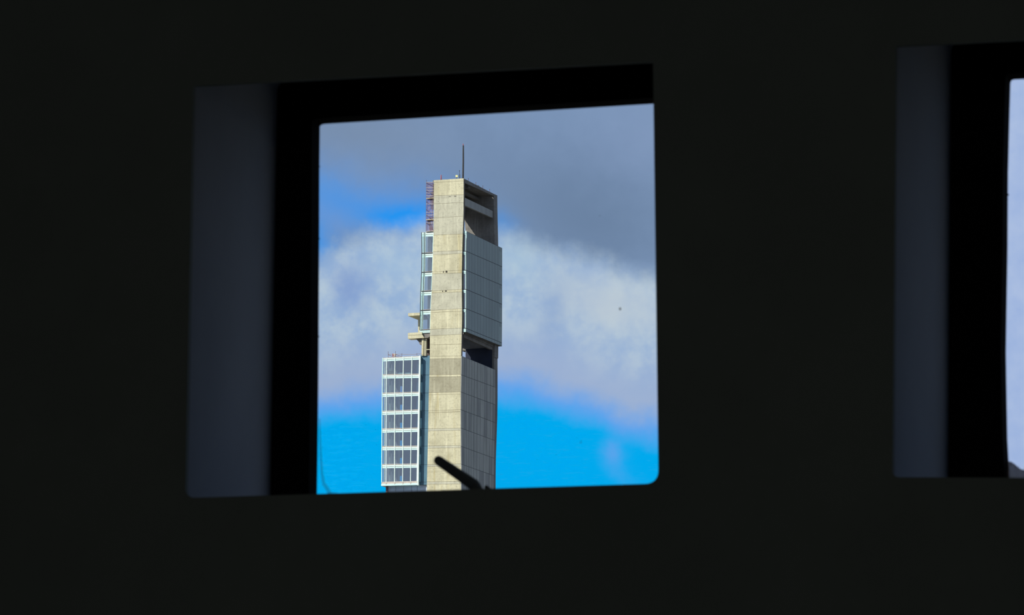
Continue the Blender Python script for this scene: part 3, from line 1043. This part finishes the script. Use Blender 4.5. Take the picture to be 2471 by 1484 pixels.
for (xa, ya), (xb, yb) in (((1029, 441), (1043, 448)), ((1029, 460.5), (1040, 466)), ((1029, 487), (1037, 492)), ((1029, 506), (1038, 512)), ((1029.5, 520), (1039, 526)), ((1029, 539), (1035, 541))):
    MB().tube([mast_pt(xa, ya, Y0 + U), mast_pt(xb, yb, Y0 + U)], .6 * U, 6).build('brace', M['rust'], se)
MB().tube([mast_pt(1031.5, 506, Y0), mast_pt(1038, 497, Y0)], .3 * U, 6).build('brace', M['tube'], se)
for top, bot, a0, a1 in ((473, 506, 1040, 1043), (463, 472, 1043, 1044), (533, 557, 1034, 1043), (524, 529, 1042, 1037)):
    st = MB()
    n = max(2, int((bot - top) / 3))
    for i in range(n):
        t = i / n
        x = a0 + (a1 - a0) * t
        y = top + (bot - top) * t
        st.py(T, [(x - 2.5, y), (x + 2.5, y - .3), (x + 2.5, y + .9), (x - 2.5, y + 1.2)], 8 * U, 6 * U)
    st.tube([mast_pt(a0 - 2.5, top, 8 * U), mast_pt(a1 - 2.5, bot, 8 * U)], .55 * U, 5)
    st.tube([mast_pt(a0 + 2.5, top, 8 * U), mast_pt(a1 + 2.5, bot, 8 * U)], .55 * U, 5)
    st.build('stair_flight', M['rust'], se)
MB().py(T, [(1035.5, 549), (1043, 548), (1043.5, 556.5), (1037, 557)], 7 * U, 3 * U).build('rust_panel', mat('rust_red', (.30, .06, .05, 1), .8, .3, 2.), se)
MB().py(T, [(1029.0, 440), (1045.8, 440), (1045.4, 558.5), (1028.3, 558.5)], Y0 + 3 * U, .1 * U).build('netting', M['net'], se)

# railing and clutter on the lower block's roof
re_ = T.empty('roof_railing')
tag(re_, 'makeshift rail of thin posts and sagging rope, lower glass block roof', 'railing')
YQ = 3 * U
for x, y0, y1 in ((936.6, 862.6, 848), (954.5, 861.5, 847.4), (969.5, 860.4, 852.5), (1006, 858.8, 852)):
    MB().tube([mast_pt(x, y0, YQ), mast_pt(x, y1, YQ)], .45 * U, 6).build('post', M['rust'], re_)
MB().tube([mast_pt(936.6, 856, YQ), mast_pt(950, 861, YQ)], .5 * U, 6).build('brace', M['rust'], re_)
MB().tube([mast_pt(954, 855.2, YQ), mast_pt(969, 860.4, YQ)], .5 * U, 6).build('brace', M['rust'], re_)
MB().tube([mast_pt(948, 860.8, YQ), mast_pt(962, 860.2, YQ)], .5 * U, 6).build('brace', M['rust'], re_)
MB().tube([mast_pt(x, y, YQ) for x, y in ((936.6, 855.4), (954.5, 854.8), (969.5, 854.5), (980, 855.6), (990, 855.6), (1000, 855), (1010, 853.8), (1018, 853.6))], .35 * U, 6).build('rope', mat('tan_rope', (.35, .26, .2, 1), .9, .2, 2.), re_)
ct = T.empty('site_crate')
tag(ct, 'small red and grey crate behind the rail on the lower roof', 'crate')
MB().py(T, [(947, 853.6), (948.5, 853), (949.2, 861), (947.2, 861)], YQ + 2 * U, 4 * U).build('end_board', M['red'], ct)
MB().py(T, [(949, 853), (954, 853.4), (954, 861), (949.2, 861)], YQ + 2 * U, 4 * U).build('body', M['tube'], ct)

# ------------------------------------------------------------------ the dark room
rw0 = ray(1235.5, 700)
kk = 10.0 / rw0.y
WF = Frame((CAM.x + rw0.x * kk, 10.0, 0.0), PSI)
CEIL = 4.3
PT = 0.012                                         # panel thickness
pxm = 10.0 / math.cos(PITCH) / F


def opening(tl, tr, br, bl, rad_bl, rad_br):
    """outline (x, z) of an opening on the room face, lower corners rounded"""
    c = [Vector(WF.y(*p, 0)) for p in (tl, tr, br, bl)]
    out = []
    for i, r in ((0, 2), (1, 2), (2, rad_br), (3, rad_bl)):
        p, a, b = c[i], c[i - 1], c[(i + 1) % 4]
        r *= pxm
        d1, d2 = (a - p).normalized(), (b - p).normalized()
        for k_ in range(9):
            t = k_ / 8
            q0, q1 = p + d1 * r, p + d2 * r
            out.append(tuple((q0 * (1 - t) ** 2 + p * 2 * t * (1 - t) + q1 * t * t)))
    return out


OP1 = opening((466, 207), (1575.5, 148.5), (1589, 1166.5), (447, 1201.5), 26, 34)
w2 = WF.y(2155, 1153, 0)[0] - WF.y(447, 1200, 0)[0]
z2t = WF.y(2162, 111, 0)[1]
z2b = WF.y(2155, 1151.5, 0)[1]
x2t = WF.y(2162, 111, 0)[0]
x2b = WF.y(2153.5, 1151.5, 0)[0]


def opening_local(c, rads):
    c = [Vector(p) for p in c]
    out = []
    for i in range(4):
        p, a, b = c[i], c[i - 1], c[(i + 1) % 4]
        r = rads[i] * pxm
        d1, d2 = (a - p).normalized(), (b - p).normalized()
        for k_ in range(9):
            t = k_ / 8
            q0, q1 = p + d1 * r, p + d2 * r
            out.append(tuple((q0 * (1 - t) ** 2 + p * 2 * t * (1 - t) + q1 * t * t)))
    return out


wid = WF.y(1575.5, 148.5, 0)[0] - WF.y(466, 207, 0)[0]
q2 = WF.y(2471, 1152.5, 0)
z2r = z2b + (q2[1] - z2b) / (q2[0] - x2b) * (wid + .02)
OP2 = opening_local([(x2t, z2t), (x2t + wid, z2t), (x2b + wid + .02, z2r), (x2b, z2b)], (2, 2, 26, 18))

# wall_front with two holes: strips between them built around rings
wl = MB()
X0, X1 = -5.5, 4.5
xm = (WF.y(1870, 700, 0)[0])


def panel(xa, xb, hole):
    """wall piece from xa to xb with one hole, closed round its outline"""
    n = len(hole)
    outer = []
    # walk the rectangle so that it matches the hole's corners (9 points each)
    corners = [(xa, CEIL), (xb, CEIL), (xb, 0.0), (xa, 0.0)]
    for c_ in corners:
        outer += [c_] * 9
    v, f = [], []
    for yy in (0.0, PT):
        v += [(a, yy, b) for a, b in outer] + [(a, yy, b) for a, b in hole]
    for i in range(n):
        j = (i + 1) % n
        f += [(i, j, n + j, n + i), (2 * n + i, 3 * n + i, 3 * n + j, 2 * n + j), (n + i, n + j, 3 * n + j, 3 * n + i)]
        if outer[i] != outer[j]:
            f.append((i, 2 * n + i, 2 * n + j, j))
    wl.raw(v, f)


panel(X0, xm, OP1)
panel(xm, X1, OP2)
o = wl.build('wall_front', M['wall'], fr=WF)
import bmesh
bm = bmesh.new()
bm.from_mesh(o.data)
bmesh.ops.remove_doubles(bm, verts=bm.verts, dist=1e-5)
bmesh.ops.dissolve_degenerate(bm, dist=1e-6, edges=bm.edges)
bmesh.ops.recalc_face_normals(bm, faces=bm.faces)
bm.to_mesh(o.data)
bm.free()
o['kind'] = 'structure'


def proj(X, Y, Z):
    p = WF.M @ Vector((X, Y, Z)) + WF.o - CAM
    p.rotate(cam.rotation_euler.to_matrix().inverted())
    return (1235.5 + F * p.x / -p.z, 742 - F * p.y / -p.z)


# depth of the window niche: its far edge shows at x = 665 for the left window
xe = WF.y(462, 400, 0)[0]
lo_, hi_ = 0.05, 1.5
for _ in range(40):
    md = (lo_ + hi_) / 2
    if proj(xe, md, WF.y(462, 400, 0)[1])[0] < 663:
        lo_ = md
    else:
        hi_ = md
DEP = lo_


def window(name, op, pane_px, ztop_px, label_n):
    e = WF.empty(name)
    e['kind'] = 'structure'
    xs_ = [p[0] for p in op]
    zs_ = [p[1] for p in op]
    tlx, blx = op[0][0], op[28][0]
    x_l_top = op[4][0]
    zb = min(zs_) - 0.05
    zt__ = WF.y(ztop_px[0], ztop_px[1], DEP)[1]
    # left side of the niche follows the opening's left edge
    A_, B_ = Vector(op[4]), Vector((min(xs_), min(zs_)))

    def xl(z):
        return A_.x + (B_.x - A_.x) * (z - A_.y) / (B_.y - A_.y)
    xr = max(xs_) + 0.10
    prof = opening_local([(xl(zt__), zt__), (xr, zt__), (xr, zb), (xl(zb), zb)], (28, 28, 10, 10))
    outer = opening_local([(xl(zt__) - .03, zt__ + .03), (xr + .03, zt__ + .03), (xr + .03, zb - .03), (xl(zb) - .03, zb - .03)], (28, 28, 10, 10))
    ln = MB().ring(outer, prof, PT + .001, DEP)
    ln.build('niche_lining', M['lining'], e)
    # black frame
    pl = [WF.y(x, y, DEP + .05) for x, y in pane_px]
    zt_p = pl[0][1]
    right = xr - 0.05
    n = len(pl)
    # pane hole loop: top-left ... down the left edge ... bottom right ... top right
    zbp = zb + 0.03
    hole = pl + [(pl[-1][0], zbp), (right, zbp), (right, zt_p - (0.0))]
    cx_, cz_ = (hole[0][0] + right) / 2, (zt_p + zbp) / 2
    # frame as ring: outer loop with the same number of points
    outl = []
    L_ = xl(zt__) - .02
    N_ = len(hole)
    for i, (a, b) in enumerate(hole):
        if i == N_ - 1:
            outl.append((xr + .02, zt__ + .02))
        elif i == N_ - 2:
            outl.append((xr + .02, zb - .02))
        elif i == N_ - 3:
            outl.append((xl(zb) - .02, zb - .02))
        elif i == 0:
            outl.append((L_, zt__ + .02))
        else:
            outl.append((xl(b) - .02, b))
    MB().ring(outl, hole, DEP, DEP + .05).build('window_frame', M['black'], e)
    # sash lip just outside the frame edge
    s_out = [(a - .02, b + (.02 if i < 1 else 0)) for i, (a, b) in enumerate(hole)]
    p_ = MB()
    a_, b_ = min(q_[0] for q_ in hole) - .015, right + .015
    p_.box(a_, b_, DEP + .052, DEP + .058, zbp - .015, max(q_[1] for q_ in hole) + .015)
    pane = p_.build('window_pane', M['clearpane'], e)
    MB().ring([(xl(zt__) - .03, zt__ + .03), (xr + .03, zt__ + .03), (xr + .03, zb - .03), (xl(zb) - .03, zb - .03)],
              [(a_ - .002, max(q_[1] for q_ in hole) + .017), (b_ + .002, max(q_[1] for q_ in hole) + .017), (b_ + .002, zbp - .017), (a_ - .002, zbp - .017)],
              DEP + .051, DEP + .075).build('outer_bead', M['black'], e)
    return e, pane


w1, pane1 = window('window_1', OP1, [(783, 299.3), (776, 301), (772, 305), (771, 400), (770.5, 560), (769.5, 700), (768.5, 900), (766.5, 1100), (765, 1196)],
                   (700, 196), 1)
w2_, pane2 = window('window_2', OP2, [(2447, 192), (2441, 194), (2438.5, 200), (2436, 280), (2432.5, 420), (2431.5, 600), (2429, 750), (2427.5, 850),
                                      (2429, 950), (2431, 1060), (2436, 1152)], (2342, 100), 2)
# the top edges of the glass are not parallel to the wall edge: traced slope for window 1
for e_, (xa, ya), (xb, yb) in ((w1, (783, 299.3), (1578, 250.5)),):
    fr_ = [c_ for c_ in e_.children if c_.name.startswith('window_frame')][0]
    zA, zB = WF.y(xa, ya, DEP + .05), WF.y(xb, yb, DEP + .05)
    slope = (zB[1] - zA[1]) / (zB[0] - zA[0])
    me = fr_.data
    xmax = max(v.co.x for v in me.vertices if v.co.z < zA[1] + .01)
    for v in me.vertices:
        if abs(v.co.z - zA[1]) < .004 and v.co.x > zA[0] + .3 and v.co.x < xmax + 1:
            v.co.z = zA[1] + slope * (v.co.x - zA[0])
print('DEP', DEP, 'slope', slope, 'bottom', proj(WF.y(447, 1200, 0)[0], DEP, WF.y(447, 1200, 0)[1]), 'pxm', pxm)
print('win2', proj(x2t, DEP, z2t), proj(x2b, DEP, z2b))


def wp(x, y, Y):
    a, b = WF.y(x, y, Y)
    return Vector((a, Y, b))


# dust on the left window's glass
for i, (x, y, r) in enumerate(((1496, 745, 2.6), (1401, 1067, 1.4), (1447, 520, .8))):
    c_ = wp(x, y, DEP + .05)
    d_ = MB()
    lp = [(c_.x + math.cos(t * math.pi / 5) * r * pxm * random.uniform(.7, 1.1), DEP + .0518, c_.z + math.sin(t * math.pi / 5) * r * pxm * 1.4) for t in range(10)]
    d_.prism([(a, DEP + .0505, b) for a, _, b in lp], lp)
    d_.build('dust_spot', M['dust'], pane1)
# nicks and lumps of sealant on the frame edges
for par, spots in ((w1, ((769, 576, 3), (768.5, 812, 2.5), (771, 402, 2))), (w2_, ((2431, 470, 3.5),))):
    for x, y, r in spots:
        c_ = wp(x, y, DEP - .002)
        MB().tube([c_ + Vector((-.001, 0, 0)), c_ + Vector((r * pxm, 0, 0))], [r * pxm, r * pxm * .5], 8).build('sealant_lump', M['black'], par)

# lever standing on the window's lower rail
YV = DEP - .05
lv = WF.empty('latch_lever')
tag(lv, 'black blunt rod leaning left at the foot of the window', 'lever', kind='thing')
pa, pb = wp(1052, 1107, YV), wp(1146, 1172, YV)
d = (pb - pa).normalized()
R_ = 12.2 * pxm
pts, rr = [], []
for i in range(6):
    a_ = i / 5 * math.pi / 2
    pts.append(pa + d * (R_ * (1 - math.cos(a_)) - R_ * .3))
    rr.append(max(.0004, R_ * math.sin(a_)))
pts += [pa.lerp(pb, .5), pb]
rr += [R_ * 1.12, R_ * 1.25]
MB().tube(pts, rr, 20).build('rod', M['dull'], lv, smooth=True)
kb = wp(1157, 1182, YV)
MB().tube([wp(1138, 1164, YV), wp(1146, 1172, YV), wp(1153, 1190, YV), wp(1156, 1225, YV)],
          [13.5 * pxm, 14.5 * pxm, 17 * pxm, 20 * pxm], 20).build('knuckle', M['dull'], lv, smooth=True)
MB().tube([wp(1172, 1173, YV), wp(1180, 1184, YV), wp(1196, 1200, YV)], [4.5 * pxm, 8 * pxm, 9 * pxm], 14).build('pivot_pin', M['dull'], lv, smooth=True)
zbw = min(p[1] for p in OP1) - 0.05
MB().tube([wp(1150, 1180, YV), wp(1178, 1188, YV)], 5.5 * pxm, 14).build('link', M['dull'], lv, smooth=True)
c_ = wp(1170, 1215, YV)
MB().box(c_.x - .04, c_.x + .04, YV - .02, DEP - .0005, zbw + .0005, c_.z + .004).build('base_block', M['dull'], lv, bevel=.002)

# dry grass blade caught at the left edge of the glass
YD = DEP + .045
dg = WF.empty('dry_stem')
tag(dg, 'thin dry stem caught in the lower left corner of the window glass', 'stem')
MB().tube([wp(x, y, YD) for x, y in ((771.5, 1010), (772.5, 1060), (774, 1100), (776.5, 1140), (781, 1166), (790, 1180), (797, 1194), (802, 1215))],
          [1.5 * pxm, 2.6 * pxm, 3.0 * pxm, 3.4 * pxm, 4.2 * pxm, 5 * pxm, 6 * pxm, 6 * pxm], 8).build('stalk', M['dry'], dg)
MB().tube([wp(x, y, YD) for x, y in ((791, 1192), (805, 1190), (822, 1193), (835, 1201))], [3 * pxm, 3 * pxm, 2 * pxm, 1 * pxm], 8).build('leaf', M['dry'], dg)
# clump of dry grass at the foot of the right window
YC = DEP + .03
cg = WF.empty('grass_clump')
tag(cg, 'grey brown clump of dry debris at the foot of the right-hand window', 'debris')
random.seed(9)
cl_ = MB()
lump = [(2430, 1112), (2440, 1114), (2446, 1118), (2452, 1123), (2460, 1130), (2470, 1134), (2500, 1140), (2540, 1146), (2540, 1175), (2425, 1175), (2428, 1150), (2432, 1130)]
cl_.py(WF, lump, YC, .012)
cl_.build('clump_body', M['clump'], cg, bevel=.001)
for i in range(8):
    x = 2440 + i * 10
    y = 1116 + i * 4.4
    MB().tube([wp(x, y + 8, YC - .003), wp(x + random.uniform(-4, 4), y - 2, YC - .004)], [2 * pxm, .8 * pxm], 6).build('stalk', M['dry'], cg)

# rest of the room
def wbox(name, x0, x1, y0, y1, z0, z1, m=None):
    o = MB().box(x0, x1, y0, y1, z0, z1).build(name, m or M['wall'], fr=WF)
    o['kind'] = 'structure'


YBK = -13.0
wbox('floor', X0, X1, YBK, 0, -.2, 0, mat('dark_floor', (.10, .10, .10, 1), .7, .3, 2.))
wbox('ceiling', X0, X1, YBK, 0, CEIL, CEIL + .2)
wbox('wall_left', X0 - .2, X0, YBK, 0, 0, CEIL)
wbox('wall_right', X1, X1 + .2, YBK, 0, 0, CEIL)
wbox('wall_back', X0, X1, YBK - .2, YBK, 0, CEIL)

# added fill lamp with a made-up fixture, unseen behind the viewer
lp = WF.empty('added_fill_lamp')
tag(lp, 'added round white fill lamp on the ceiling, unseen behind the viewer', 'lamp')
lx, ly = 0.6, -7.0
MB().tube([(lx, ly, CEIL), (lx, ly, CEIL - .05)], .12, 20).build('ceiling_rose', M['lampw'], lp)
MB().tube([(lx, ly, CEIL - .05), (lx, ly, CEIL - .35)], .012, 8).build('stem', M['lampw'], lp)
MB().tube([(lx, ly, CEIL - .35), (lx, ly, CEIL - .40)], [.05, .24], 24).build('lamp_shade', M['lampw'], lp)
ld = bpy.data.lights.new('fill_bulb', 'POINT')
ld.energy = 43.0
ld.color = (1.0, 0.98, 0.9)
ld.shadow_soft_size = .08
lo2 = bpy.data.objects.new('fill_bulb', ld)
COL.objects.link(lo2)
lo2.parent = lp
lo2.location = (lx, ly, CEIL - .55)
